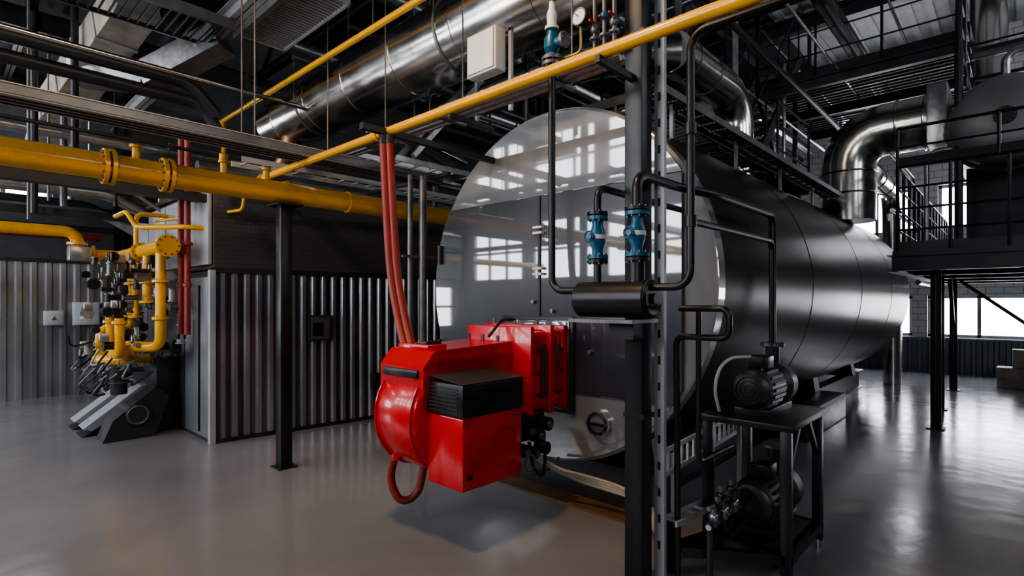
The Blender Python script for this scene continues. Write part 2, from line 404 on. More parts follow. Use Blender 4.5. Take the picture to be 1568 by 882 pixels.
for yy in (2.95,3.2,3.45): b.cyl((3.47,yy,1.5),(3.47,yy,1.55),.015,"mid_steel",8)
for yy in (2.9,3.1,3.3): b.cyl((3.1+.15*(yy-2.9),yy+.15,1.38),(3.1+.15*(yy-2.9),yy+.15,1.43),.012,"mid_steel",8)
b.tube([(3.05,3.1,1.42),(3.2,3.1,1.55),(3.4,3.15,1.55)],.012,"black_rubber",bend=.05,seg=8)
b.cyl((3.6,3.16,1.15),(3.74,3.16,1.15),.28,"black_paint",32)
b.bb(2.38,2.96,2.66,3.03,.44,.925,"red_paint",bev=.012)
b.bb(2.37,2.97,2.65,3.04,.93,1.15,"black_paint",bev=.012)
b.prism([(2.37,2.65,1.15),(2.97,2.65,1.15),(2.97,3.04,1.19),(2.37,3.04,1.19)],(0,0,1),.004,"dark_panel")
for k in range(7):
    b.bb(2.365,2.372,2.70,3.0,.955+.026*k,.965+.026*k,"dark_steel"); b.bb(2.42,2.92,2.643,2.652,.955+.026*k,.965+.026*k,"dark_steel")
b.cyl((2.78,2.65,.72),(2.78,2.663,.72),.11,"red_paint",32); b.ring((2.78,2.655,.72),(0,1,0),.11,.004,"red_paint")
b.cyl((2.44,2.65,.53),(2.44,2.662,.53),.02,"black_paint",12)
for z in (.48,.88):
    for x in (2.42,2.92): b.cyl((x,2.652,z),(x,2.662,z),.008,"mid_steel",6)
b.bb(2.43,2.60,3.01,3.018,1.145,1.19,"black_paint")
for k,(x,z) in enumerate(((3.15,.70),(3.28,.64),(3.22,.52),(3.38,.72),(3.1,.55))):
    b.cyl((x,2.74,z),(x,2.98,z),.045+.01*(k%2),"black_paint",14); b.cyl((x,2.72,z),(x,2.745,z),.03,"mid_steel",10)
b.bb(3.05,3.42,2.82,3.1,.60,.82,"black_paint",bev=.02)
b.tube([(3.2,2.8,.6),(3.15,2.72,.42),(3.25,2.7,.33),(3.4,2.8,.45),(3.42,2.85,.7)],.014,"black_rubber",bend=.06)
b.tube([(3.0,2.8,.6),(3.05,2.7,.40),(3.3,2.74,.38),(3.5,2.85,.3),(3.7,2.9,.35)],.012,"mid_steel",bend=.06)
b.ring((3.12,2.72,.47),(0,1,0),.06,.008,"mid_steel"); b.cyl((3.3,2.7,.55),(3.3,2.8,.55),.05,"dark_steel")
b.tube([(2.42,3.45,.60),(2.38,3.50,.34),(2.43,3.42,.17),(2.55,3.36,.22),(2.60,3.34,.48)],.03,"red_hose",bend=.09,seg=14)
b.cyl((2.42,3.45,.50),(2.42,3.45,.62),.042,"red_paint"); 
b.done(40)
b=B("fuel_hose")
for k,(dx,dy) in enumerate(((0,0),(0.034,-.040))):
    b.tube([(2.50+dx,3.76+dy,3.03),(2.52+dx,3.75+dy,2.5),(2.53+dx,3.70+dy,1.9),(2.51+dx,3.56+dy,1.55),(2.48+dx,3.44+dy,1.36)],.033,"red_hose",bend=.3,seg=16)
    b.cyl((2.50+dx,3.76+dy,2.98),(2.50+dx,3.76+dy,3.05),.036,"dark_steel",16)
b.bar((2.3,3.76,3.08),(4.6,3.76,3.08),.05,.05,"dark_steel")
b.done()

# ------------------------------------------------------------ columns
b=B("steel_column"); b.bb(2.88,3.0,1.63,1.75,0.0,ZC-.05,"black_paint",bev=.006)
for z in (1.0,3.3): b.bb(2.88,3.01,1.62,1.76,z,z+.03,"dark_steel")
b.done()
b=B("cable_ladder"); b.ladder_tray((3.03,1.59,0.0),(3.03,1.59,5.0),.05,"tray_grey",.3,side=(0,1,0),h=.03)
b.bb(3.015,3.022,1.565,1.615,.0,5.0,"tray_grey")
k=.2
while k<4.9: b.bb(3.011,3.0155,1.582,1.598,k,k+.05,"black_rubber"); k+=.16
b.done()
b=B("steel_column"); b.bb(2.42,2.54,5.46,5.58,.012,2.69,"black_paint",bev=.005); b.bb(2.38,2.58,5.42,5.62,0,.014,"black_paint"); b.bb(2.36,2.62,5.38,5.66,2.68,2.70,"black_paint")
b.bb(2.5,2.7,5.50,5.54,2.6,2.66,"dark_steel"); b.done()

b=B("steam_header_drum")
b.lathe((2.7,1.455,1.715),(0,1,0),[(0,0),(0,.088),(.012,.105),(.48,.105),(.51,.075),(.525,0)],"black_paint",40)
b.ring((2.7,1.475,1.715),(0,1,0),.105,.006,"black_paint"); b.cyl((2.7,1.44,1.715),(2.7,1.465,1.715),.03,"dark_steel",12)
b.bb(2.58,2.87,1.52,1.95,1.58,1.60,"mid_steel"); b.bb(2.76,2.87,1.62,1.78,1.48,1.575,"dark_steel")
b.done()
b=B("steam_pipe")
b.tube([(2.7,1.9,1.77),(2.7,2.17,1.77),(2.7,2.17,3.2)],.023,"black_paint",bend=.09)
b.tube([(2.7,1.46,1.78),(2.7,1.245,1.78),(2.7,1.245,3.10),(2.7,-3.0,3.10)],.021,"black_paint",bend=.09)
b.tube([(2.7,1.823,1.8),(2.7,1.823,2.38),(3.1,1.823,2.38),(3.74,1.823,2.38)],.022,"black_paint",bend=.07)
b.tube([(2.7,1.56,1.8),(2.7,1.56,2.42),(3.2,1.56,2.42),(3.5,1.45,2.40),(4.65,1.45,2.40),(4.65,1.45,1.3),(4.2,1.3,1.3)],.028,"black_paint",bend=.09)
b.tube([(2.7,1.245,2.12),(3.98,1.245,2.12),(3.98,1.245,1.3)],.019,"black_paint",bend=.07)
b.tube([(3.1,1.5,1.66),(3.1,1.2,1.66),(3.1,1.2,1.49),(3.1,1.52,1.49),(3.12,1.52,0.02)],.019,"black_paint",bend=.05)
b.tube([(3.1,1.38,1.66),(3.1,1.38,.75),(3.6,1.38,.75)],.016,"black_paint",bend=.05)
for (x,y,z) in ((2.7,1.245,2.12),(2.7,1.245,2.6)): b.cyl((x,y,z-.03),(x,y,z+.03),.03,"black_paint",14)
b.cyl((2.7,1.56,1.8),(2.7,1.56,1.95),.045,"black_paint",20)
b.done()
for i,y in enumerate((1.823,1.56)):
    b=B("gate_valve"); x=2.7; rr=.062 if i==0 else .068
    for z in (1.965,2.195): b.flange((x,y,z),(0,0,1),rr,.022,"valve_blue",8)
    for z in (1.938,2.222): b.flange((x,y,z),(0,0,1),rr,.018,"black_paint",8)
    b.lathe((x,y,1.97),(0,0,1),[(0,.034),(.04,.032),(.08,.046),(.14,.046),(.18,.032),(.22,.034)],"valve_blue",24)
    b.cyl((x,y,2.07),(x,y,2.095),.05,"white_enamel",24)
    b.cyl((x-.09,y,2.08),(x,y,2.08),.016,"valve_blue",12); b.ring((x-.09,y,2.08),(1,0,0),.03,.005,"valve_blue",16)
    b.done()

b=B("safety_valve"); x,y=2.7,2.17
b.flange((x,y,3.21),(0,0,1),.065,.02,"mid_steel"); b.flange((x,y,3.245),(0,0,1),.065,.02,"mid_steel")
b.lathe((x,y,3.25),(0,0,1),[(0,.03),(.03,.028),(.06,.05),(.12,.05),(.15,.035),(.18,.03)],"valve_blue",20)
b.lathe((x,y,3.43),(0,0,1),[(0,.045),(.02,.045),(.03,.03),(.10,.034),(.14,.02),(.2,.015),(.2,0)],"white_enamel",20)
b.cyl((x,y-.10,3.34),(x,y,3.34),.03,"valve_blue",16); b.flange((x,y-.1,3.34),(0,1,0),.05,.02,"mid_steel",6)
b.sph((x,y,3.64),.035,"copper_pipe"); b.cyl((x,y,3.6),(x,y,4.2),.012,"mid_steel",8)
b.done()
b=B("pressure_gauge"); x,y,z=2.75,1.98,3.46
b.cyl((x-.02,y,z),(x+.03,y,z),.055,"black_paint",28); b.cyl((x-.024,y,z),(x-.019,y,z),.047,"white_enamel",28); b.ring((x-.024,y,z),(1,0,0),.05,.005,"mid_steel")
b.bar((x-.027,y,z),(x-.027,y+.025,z+.025),.003,.004,"black_paint")
b.tube([(x,y,z-.05),(x,y,3.25),(2.75,2.15,3.25)],.009,"brass",bend=.03); b.done()
b=B("valve_manifold")
for k in range(3):
    yy=1.91-.07*k; b.cyl((2.8,yy,3.25),(2.8,yy,3.62),.014,"mid_steel",10)
    b.sph((2.8,yy,3.38+.06*(k%2)),.03,"valve_blue" if k%2 else "mid_steel"); b.flange((2.8,yy,3.32),(0,0,1),.035,.014,"mid_steel",6)
    b.cyl((2.74,yy,3.42),(2.8,yy,3.42),.008,"red_paint",8)
b.cyl((2.8,1.74,3.25),(2.8,2.1,3.25),.02,"mid_steel",12); b.cyl((2.8,1.76,3.62),(2.8,2.0,3.62),.016,"mid_steel",12)
b.done()

# ------------------------------------------------------------ overhead runs
b=B("gas_pipe")
b.tube([(2.55,-4.9,3.09),(2.55,7.3,3.09)],.036,"yellow_paint",seg=20)
for y in (3.9,6.2): b.flange((2.55,y,3.09),(0,1,0),.052,.02,"yellow_paint")
b.tube([(2.55,6.3,3.09),(2.55,6.3,2.98),(2.55,5.6,2.94)],.03,"yellow_paint",bend=.08)
b.bar((2.55,3.0,3.05),(3.0,3.0,3.05),.03,.03,"dark_steel"); b.bar((2.5,1.69,3.04),(2.88,1.69,3.04),.03,.04,"dark_steel")
b.tube([(2.55,6.7,3.09),(2.55,6.8,2.8),(2.1,8.6,2.8)],.02,"yellow_paint",bend=.06)
b.done()
b=B("gas_pipe")
b.tube([(-3.9,5.52,2.82),(5.8,5.52,2.82)],.108,"yellow_paint",seg=32)
for x in (.98,1.03,1.40,1.45,-1.5,3.2): b.flange((x,5.52,2.82),(1,0,0),.148 if x<2 else .118,.03,"yellow_paint",12)
for x in (1.9,1.2,2.3): 
    b.cyl((x,5.52,2.9),(x,5.52,3.03),.03,"yellow_paint",14); b.flange((x,5.52,3.03),(0,0,1),.048,.02,"yellow_paint",6)
b.cyl((1.9,5.52,3.03),(1.9,5.52,3.1),.04,"yellow_paint",14)
b.done()
b=B("gas_pipe"); b.tube([(3.2,-4.9,4.60),(3.2,9.4,4.60)],.035,"yellow_paint",seg=16)
for y in (2,5,8): b.cyl((3.2,y,4.62),(3.2,y,6.7),.008,"mid_steel",6)
b.tube([(3.2,9.3,4.60),(3.2,9.3,3.2),(2.3,9.3,3.2)],.035,"yellow_paint",bend=.1); b.done()
b=B("insulated_duct")
DX,DZ,DR=3.78,4.46,.40
b.lathe((DX,-4.9,DZ),(0,1,0),[(0,0),(0,DR),(13.4,DR),(13.5,DR-.08),(13.5,0)],"aluminium_cladding",56)
y=-4
while y<8.4: b.lathe((DX,y,DZ),(0,1,0),[(0,DR),(.005,DR+.007),(.04,DR+.007),(.045,DR)],"aluminium_cladding",56); y+=1.0
for y in (-2,1.2,4.2,7.2):
    b.cyl((DX-.41,y,DZ),(DX-.41,y,6.7),.008,"mid_steel",6); b.cyl((DX+.41,y,DZ),(DX+.41,y,6.7),.008,"mid_steel",6); b.lathe((DX,y,DZ),(0,1,0),[(0,DR),(.001,DR+.012),(.03,DR+.012),(.031,DR)],"mid_steel",48)
b.tube([(3.65,7.9,4.2),(3.6,8.0,3.75),(3.5,8.6,3.45),(3.5,9.5,3.4)],.11,"copper_pipe",bend=.25,seg=20)
b.done()
b=B("insulated_duct"); b.tube([(3.5,2.5,3.58),(3.5,4.2,3.58)],.085,"aluminium_cladding",seg=24); 
for y in (2.5,3.0,3.5,4.0): b.ring((3.5,y,3.58),(0,1,0),.087,.005,"mid_steel")
b.tube([(3.5,4.2,3.58),(3.5,5.0,3.58),(4.5,5.0,3.4)],.06,"aluminium_cladding",bend=.15,seg=20); b.done()
b=B("conduit_bundle")
for k in range(5): b.tube([(3.0+.04*k,1.9,3.30+.015*(k%2)),(3.0+.04*k,7.2,3.30+.015*(k%2))],.014 if k%2 else .02,"galvanized" if k!=1 else "tray_grey",seg=8)
for y in (2.4,3.6,4.8,6.0): b.bar((2.95,y,3.27),(3.25,y,3.27),.04,.02,"mid_steel"); b.cyl((3.22,y,3.3),(3.22,y,6.6),.007,"mid_steel",6)
b.done()
b=B("cable_tray")
for y in (5.05,5.35): b.bar((-3.9,y,3.165),(4.2,y,3.165),.015,.07,"mid_steel"); b.bar((-3.9,y,3.2),(4.2,y,3.2),.03,.008,"tray_grey")
b.bar((-3.9,5.2,3.125),(4.2,5.2,3.125),.30,.01,"tray_grey")
for y in (5.12,5.2,5.28): b.bar((-3.9,y,3.115),(4.2,y,3.115),.01,.012,"dark_steel")
for k in range(4): b.tube([(-3.9,5.1+.06*k,3.15),(4.2,5.1+.06*k,3.15)],.014,"black_rubber",seg=6)
for x in (0,2,4): b.cyl((x,5.05,3.2),(x,5.05,5.6),.007,"mid_steel",6); b.cyl((x,5.35,3.2),(x,5.35,5.6),.007,"mid_steel",6)
b.done()
b=B("cable_tray"); b.ladder_tray((3.3,4.9,3.2),(9,4.9,3.2),.35,"galvanized",.25); b.ladder_tray((3.3,5.9,3.45),(9,5.9,3.45),.35,"galvanized",.25)
b.ladder_tray((2.3,6.3,3.25),(8.8,6.3,3.25),.3,"tray_grey",.2)
for x in (4,6,8): b.bar((x,4.7,3.15),(x,6.5,3.15),.04,.04,"dark_steel")
b.bar((3.4,4.9,3.2),(4.4,4.9,4.3),.05,.05,"galvanized"); b.bar((3.5,4.7,3.25),(4.5,4.7,4.35),.05,.05,"galvanized")
for k in range(4): b.tube([(3.1,4.75+.07*k,3.42+.02*k),(3.9,4.85+.07*k,3.42),(4.6,4.9+.07*k,3.15),(7,4.9+.07*k,3.15)],.02,"galvanized" if k%2 else "mid_steel",bend=.2,seg=8)
b.done()
b=B("control_cabinet"); b.bb(3.16,3.28,3.13,3.48,3.62,3.98,"cabinet_grey",bev=.008); b.bb(3.145,3.16,3.15,3.46,3.64,3.96,"white_enamel",bev=.004)
b.bar((3.31,3.10,3.3),(3.31,3.10,4.0),.03,.03,"tray_grey"); b.bar((3.31,3.51,3.3),(3.31,3.51,4.0),.03,.03,"mid_steel")
b.bar((3.31,3.08,3.98),(3.31,3.55,3.98),.03,.03,"mid_steel"); b.done()
b=B("vertical_pipe")
for (x,y,r) in ((3.62,4.92,.03),(3.75,4.86,.045)): b.cyl((x,y,0.01),(x,y,3.1),r,"mid_steel",14)
for z in (1.1,2.2): b.bar((3.5,4.9,z),(3.95,4.85,z),.04,.03,"mid_steel")
b.done()

# ------------------------------------------------------------ second boiler enclosure
b=B("boiler_enclosure"); a5=math.radians(-5)
b.X=Matrix(((math.cos(a5),0,0,2.29),(math.sin(a5),1,0,7.03),(0,0,1,0),(0,0,0,1)))
b.bb(0,7,0.03,3.6,0,2.07,"dark_panel"); b.corr((0.02,0.03,0),(7,0.03,0),0.04,2.05,(0,-1,0),"corrugated_zinc",.14,.03)
b.bb(-.02,7,-.02,.05,2.05,2.11,"dark_steel"); b.bb(0,7,-.01,.04,0,.05,"dark_steel")
b.bb(0.04,7,0.05,3.6,2.1,3.1,"dark_block"); b.bb(-.01,7.02,.0,3.6,3.1,3.16,"dark_steel")
b.bb(-.03,.03,-.03,.05,0,2.08,"tray_grey")
for k in range(4):
    b.bb(-.02,.0,.1+.88*k,.94+.88*k,.05,2.0,"dark_panel" if k else "steel_grey_panel",bev=.006); b.bb(-.015,.03,.1+.88*k,.94+.88*k,2.15,3.05,"tray_grey",bev=.006)
b.bb(-.03,.0,.35,.40,.1,1.9,"black_paint")
b.bb(1.15,1.45,-.035,.02,1.18,1.52,"dark_steel"); b.bb(1.17,1.43,-.04,-.03,1.20,1.50,"mid_steel"); b.bb(1.20,1.34,-.045,-.03,1.24,1.42,"black_paint")
b.bb(2.05,2.65,-.16,0,.45,.68,"black_paint",bev=.01); b.cyl((2.2,-.17,.56),(2.2,-.14,.56),.03,"mid_steel"); b.cyl((2.4,-.17,.56),(2.4,-.14,.56),.03,"mid_steel")
b.done()
b=B("sprinkler_pipe"); 
for (x,y) in ((2.12,7.35),(2.12,7.6)): b.cyl((x,y,1.3),(x,y,3.9),.035,"red_hose",14); b.flange((x,y,2.4),(0,0,1),.06,.03,"red_hose",6); b.flange((x,y,1.9),(0,0,1),.05,.03,"red_hose",6)
b.tube([(.5,11.6,4.2),(.5,11.6,2.8),(2,11.6,2.8)],.06,"red_hose",bend=.1); b.done()

# gas burner train on second boiler
b=B("gas_burner_train")
b.tube([(-3.9,9.5,2.66),(1.38,9.5,2.66),(1.38,9.5,2.36),(1.9,9.5,2.36)],.075,"yellow_paint",bend=.14,seg=24)
b.tube([(1.9,9.6,2.36),(1.9,7.3,2.36)],.085,"yellow_paint",seg=24); b.flange((1.9,7.3,2.36),(0,1,0),.13,.04,"yellow_paint",10)
b.flange((1.9,8.5,2.36),(0,1,0),.12,.03,"yellow_paint",10); b.flange((1.9,8.45,2.36),(0,1,0),.12,.03,"yellow_paint",10)
b.flange((1.38,9.5,2.5),(0,0,1),.12,.03,"yellow_paint"); b.flange((1.55,9.5,2.36),(1,0,0),.13,.03,"yellow_paint"); b.bb(1.25,1.5,9.2,9.4,2.25,2.45,"galvanized",bev=.02)
for y in (9.0,8.75,8.2,7.6):
    zt=1.5 if y!=8.2 else 1.7; b.cyl((1.9,y,2.36),(1.9,y,zt),.055 if y<8 else .05,"yellow_paint",20); b.flange((1.9,y,1.95),(0,0,1),.09,.03,"yellow_paint",8); b.flange((1.9,y,zt),(0,0,1),.09,.03,"yellow_paint",8)
b.tube([(1.9,9.0,1.5),(1.9,9.0,1.35),(1.55,9.0,1.35),(1.55,9.0,.98),(1.85,8.8,.98)],.055,"yellow_paint",bend=.12,seg=18)
b.tube([(1.5,8.9,.95),(1.5,8.55,.95),(1.75,8.3,.95),(1.75,8.3,1.2)],.06,"yellow_paint",bend=.12,seg=18)
b.tube([(1.9,7.6,1.5),(1.9,7.6,1.15),(1.65,8.05,1.15),(1.65,8.2,.98),(1.95,8.4,.95)],.06,"yellow_paint",bend=.12,seg=18)
b.tube([(1.55,7.9,1.5),(1.55,7.9,1.05),(1.55,8.4,1.05),(1.55,8.4,1.5)],.05,"yellow_paint",bend=.14,seg=18); b.flange((1.55,7.9,1.45),(0,0,1),.08,.03,"yellow_paint"); b.flange((1.55,8.4,1.45),(0,0,1),.08,.03,"yellow_paint")
b.tube([(1.7,8.9,2.85),(1.7,8.3,2.85),(1.7,7.8,2.6),(2.1,7.3,2.6),(2.28,7.3,2.6)],.03,"yellow_paint",bend=.1)
b.tube([(1.9,8.75,2.4),(1.9,8.75,2.9),(2.5,8.75,2.9)],.03,"yellow_paint",bend=.1)
rnd=random.Random(3)
for k in range(80):
    x=rnd.uniform(1.4,2.2); y=rnd.uniform(7.6,9.4); z=rnd.uniform(.75,2.3); L=rnd.uniform(.08,.2); r=rnd.uniform(.02,.055)
    ax=rnd.choice([(1,0,0),(0,1,0),(0,0,1)]); mm=rnd.choice(["dark_steel","black_paint","mid_steel","black_paint","galvanized","mid_steel","tray_grey"])
    p0=V(x,y,z); p1=p0+V(*ax)*L; b.cyl(p0,p1,r,mm,16); b.flange(p0,ax,r*1.35,.015,mm,6); b.flange(p1,ax,r*1.3,.012,"mid_steel",6)
    if k%4==0: b.box((x,y,z+.1),(.10,.08,.10),rnd.choice(["galvanized","dark_steel","tray_grey"]),bev=.01)
    if k%6==0: b.cyl((x-.05,y,z),(x-.03,y,z),.05,"white_enamel",16); b.ring((x-.05,y,z),(1,0,0),.05,.008,"black_paint",16,6)
for k in range(40):
    p=V(rnd.uniform(1.3,1.8),rnd.uniform(7.9,9.6),rnd.uniform(.7,1.2)); q=p+V(rnd.uniform(-.3,.2),rnd.uniform(-.3,.4),rnd.uniform(-.2,.15))
    b.tube([p,(p+q)/2+V(-.10,.05,-.12),q],.012,["black_rubber","mid_steel","tray_grey"][k%3],bend=.15,seg=8)
for k,y in enumerate((9.15,8.55)):
    b.prism([(1.30,y,.10),(1.42,y,.05),(2.05,y,.46),(2.05,y,.58),(1.92,y,.58)],(0,1,0),.34,"tray_grey")
    b.prism([(1.28,y-.02,.0),(1.50,y-.02,.0),(1.7,y-.02,.16),(1.62,y-.02,.20)],(0,1,0),.38,"black_paint")
b.prism([(1.40,8.0,.0),(1.95,8.0,.0),(2.1,8.0,.5),(1.95,8.0,.62),(1.5,8.0,.25)],(0,1,0),.38,"dark_steel")
b.cyl((1.75,7.96,.3),(1.75,8.42,.3),.13,"dark_panel",24); b.ring((1.75,7.96,.3),(0,1,0),.11,.01,"mid_steel",24,6)
b.cyl((1.6,8.2,.55),(1.6,8.2,.85),.09,"dark_panel",20); b.flange((1.6,8.2,.7),(0,0,1),.12,.02,"mid_steel",8)
b.bb(2.0,2.27,8.2,9.4,.0,1.0,"dark_steel",bev=.02)
b.done()
b=B("control_cabinet"); b.bb(1.76,2.16,YN-.17,YN-.055,1.27,1.69,"cabinet_grey",bev=.01); b.bb(1.78,2.14,YN-.185,YN-.16,1.29,1.67,"cabinet_grey",bev=.004)
b.prism([(1.90,YN-.19,1.44),(2.02,YN-.19,1.44),(1.96,YN-.19,1.55)],(0,1,0),.01,"brass"); b.done()
b=B("control_cabinet"); b.bb(1.36,1.64,YN-.15,YN-.055,1.28,1.54,"cabinet_grey",bev=.01); b.bb(1.38,1.62,YN-.16,YN-.14,1.30,1.52,"cabinet_grey",bev=.004)
b.prism([(1.46,YN-.165,1.37),(1.54,YN-.165,1.37),(1.50,YN-.165,1.45)],(0,1,0),.01,"brass"); b.done()

# ------------------------------------------------------------ upper left deck and ducts
XR=-1.2
b=B("mezzanine_deck")
b.bb(XR-.3,2.9,6.0,12.6,5.55,5.65,"ceiling_dark")
x=XR-.2
while x<2.9: b.ibeam((x,6.0,5.45),(x,12.6,5.45),.1,.2,"dark_steel"); x+=.75
b.ibeam((XR-.3,6.0,5.4),(3.4,6.0,5.4),.14,.26,"mid_steel"); b.ibeam((2.4,4.0,5.05),(2.4,12.6,5.05),.14,.2,"tray_grey"); b.ibeam((XR-.3,9.0,5.2),(3.4,9.0,5.2),.14,.26,"dark_steel")
for (x,y) in ((2.4,12.0),(XR,12.0),(XR,6.2)): b.ibeam((x,y,0),(x,y,5.4),.14,.14,"dark_steel")
b.done()
b=B("grating_platform"); b.grate(2.5,3.1,5.3,6.9,4.95,"tray_grey",.06,'y'); b.bar((2.5,5.3,4.9),(2.5,6.9,4.9),.05,.1,"mid_steel")
for (x,y) in ((2.5,5.3),(2.5,6.9),(3.1,5.3),(3.1,6.9)): b.cyl((x,y,4.9),(x,y,5.6),.015,"mid_steel",8)
b.done()
b=B("steel_walkway"); b.grate(-1.0,2.3,6.6,7.4,4.9,"dark_steel",.09); b.bar((-1.0,6.6,4.88),(2.4,6.6,4.88),.05,.12,"mid_steel")
for (x,y) in ((-1.0,6.6),(1.0,6.6)): b.cyl((x,y,4.9),(x,y,5.6),.015,"mid_steel",8)
b.done()
b=B("ventilation_duct")
b.bar((1.62,7.4,5.2),(1.2,9.8,4.35),.42,.40,"tan_insulation"); b.bar((1.25,8.7,4.6),(1.9,8.1,4.55),.34,.3,"galvanized"); b.bar((1.9,8.1,4.55),(2.5,7.3,5.0),.34,.3,"galvanized")
b.bar((1.2,9.7,4.4),(1.1,11,3.6),.4,.36,"tan_insulation")
for k in range(5): 
    t=k/4; b.bar(Vector((1.62,7.4,5.2)).lerp((1.2,9.8,4.35),t*.96),Vector((1.62,7.4,5.2)).lerp((1.2,9.8,4.35),t*.96+.02),.45,.43,"tray_grey")
b.done()
b=B("pipe_rack")
rnd=random.Random(11)
for k in range(20):
    y=rnd.uniform(6.6,12.2); z=rnd.uniform(3.0,4.6); r=rnd.choice([.02,.03,.045,.07,.09]); mm=rnd.choice(["dark_steel","tray_grey","mid_steel","galvanized","dark_steel","aluminium_cladding"])
    b.tube([(XR,y,z),(rnd.uniform(1.2,2.2),y,z),(rnd.uniform(2.3,2.4),y,z-.3)] if k%2 else [(XR,y,z),(rnd.uniform(3,6.5),y,z)],r,mm,bend=.15,seg=14)
for k in range(16):
    x=rnd.uniform(-1,2.0); y=rnd.uniform(7.5,12.3); b.cyl((x,y,rnd.uniform(2.6,3.5)),(x,y,5.5),rnd.choice([.015,.025,.04]),rnd.choice(["dark_steel","mid_steel","galvanized"]),10)
for y in (7.2,9.8,11.8): b.bar((XR,y,2.95),(2.3,y,2.95),.08,.1,"dark_steel")
for y in (7.6,8.4,10.2): b.tube([(2.3,y,3.4),(9,y,3.4)],.09,"mid_steel",seg=14); b.tube([(2.3,y+.4,3.9),(9,y+.4,3.9)],.05,"galvanized",seg=14)
b.bar((XR,6.4,2.9),(XR,12.6,2.9),.08,.1,"dark_steel"); b.bar((XR,6.4,4.7),(XR,12.6,4.7),.08,.1,"dark_steel")
b.done()
b=B("overhead_piping")
for k in range(12):
    y=rnd.uniform(5.0,11); z=rnd.uniform(3.9,6.5); b.tube([(4.3,y,z),(16,y,z)],rnd.choice([.03,.05,.12]),rnd.choice(["dark_steel","mid_steel","galvanized"]),seg=12)
for k in range(14):
    x=rnd.uniform(4.4,12); y=rnd.uniform(4.9,8); b.cyl((x,y,3.2),(x,y,6.7),rnd.choice([.02,.03,.05]),"dark_steel",8)
b.done()

# ------------------------------------------------------------ pump stand
b=B("pump_stand"); x0,x1,y0,y1=3.52,4.22,1.02,1.5
for x in (x0,x1):
    for y in (y0,y1):
        b.bb(x-.03,x+.03,y-.03,y+.03,.05,.92,"black_paint",bev=.004); b.cyl((x,y,0),(x,y,.06),.025,"galvanized",12)
b.bb(x0-.05,x1+.05,y0-.05,y1+.05,.92,.96,"black_paint",bev=.005)
for z in (.14,): 
    b.bar((x0,y0,z),(x1,y0,z),.06,.06,"black_paint"); b.bar((x0,y1,z),(x1,y1,z),.06,.06,"black_paint"); b.bar((x0,y0,z),(x0,y1,z),.06,.06,"black_paint"); b.bar((x1,y0,z),(x1,y1,z),.06,.06,"black_paint")
b.bb(x0,x1,y0,y1,.15,.17,"black_paint")
b.bar((x0,y0,.62),(x0+.25,y0,.92),.03,.03,"black_paint"); b.bar((x1,y0,.62),(x1-.25,y0,.92),.03,.03,"black_paint")
b.bar((3.18,1.60,.14),(x0,1.05,.14),.06,.06,"black_paint"); b.bar((3.18,1.60,.14),(x0,1.5,.14),.06,.06,"black_paint"); b.bb(3.15,3.21,1.57,1.63,0,.32,"black_paint")
b.done()
def pump(cx,cy,cz,s,name):
    b=B(name)
    b.lathe((cx-.22*s,cy,cz),(1,0,0),[(0,0),(0,.09*s),(.02*s,.125*s),(.07*s,.13*s),(.33*s,.13*s),(.35*s,.10*s),(.40*s,.09*s)],"black_paint",32)
    for k in range(20):
        a=2*math.pi*k/20; u=V(0,math.cos(a),math.sin(a)); c=V(cx-.02*s,cy,cz)+u*.135*s
        b.bar(c-V(.11*s,0,0),c+V(.11*s,0,0),.008,.02*s,"black_paint")
    for r in (.03,.06,.085): b.ring((cx-.222*s,cy,cz),(1,0,0),r*s,.004,"dark_steel",24,6)
    b.ring((cx-.19*s,cy,cz),(1,0,0),.132*s,.005,"dark_steel",32,6)
    b.bb(cx-.06*s,cx+.08*s,cy-.06*s,cy+.06*s,cz+.12*s,cz+.21*s,"black_paint",bev=.01)
    b.lathe((cx+.18*s,cy,cz),(1,0,0),[(0,.1*s),(.02*s,.15*s),(.12*s,.15*s),(.14*s,.1*s),(.2*s,.06*s),(.2*s,0)],"dark_steel",32)
    b.cyl((cx+.24*s,cy,cz),(cx+.24*s,cy,cz+.27*s),.045*s,"dark_steel",16); b.flange((cx+.24*s,cy,cz+.27*s),(0,0,1),.08*s,.02,"mid_steel")
    b.flange((cx+.39*s,cy,cz),(1,0,0),.08*s,.02,"mid_steel")
    b.bb(cx-.18*s,cx+.3*s,cy-.11*s,cy+.11*s,cz-.17*s,cz-.12*s,"black_paint",bev=.005)
    if s<=1.0: b.tube([(cx-.05*s,cy+.05,cz+.2*s),(cx-.22*s,cy+.16*s,cz+.2*s),(cx-.3*s,cy+.2*s,cz+.02),(cx-.2*s,cy+.2*s,cz-.16*s)],.011,"cabinet_grey",bend=.1,seg=8,n=8)
    b.done()
pump(3.80,1.26,1.13,1.0,"circulation_pump")
pump(3.86,1.27,.37,1.12,"circulation_pump")
b=B("valve_manifold")
for k in range(7):
    x=3.2+.055*k; z=.35+.05*(k%3); b.cyl((x,1.33,z),(x,1.33,z+.12),.02,"mid_steel",10); b.sph((x,1.33,z+.06),.032,"black_paint" if k%3 else "galvanized"); b.ring((x,1.29,z+.08),(0,1,0),.03,.004,"black_paint",16,6)
b.cyl((3.12,1.33,.37),(3.6,1.33,.37),.018,"galvanized",10); b.cyl((3.12,1.33,.48),(3.6,1.33,.48),.014,"mid_steel",10); b.cyl((3.14,1.33,0),(3.14,1.33,.4),.02,"dark_steel",10)
b.tube([(3.2,1.33,.5),(3.25,1.25,.3),(3.45,1.3,.25),(3.6,1.28,.3)],.012,"black_rubber",bend=.08,seg=8)
b.done()
b=B("cable_ladder")
b.ladder_tray((3.05,1.62,.68),(4.9,1.75,.68),.15,"tray_grey",.11,side=(0,0,1),h=.03)
b.ladder_tray((3.06,1.55,.36),(3.5,1.50,.36),.1,"tray_grey",.1,h=.03)
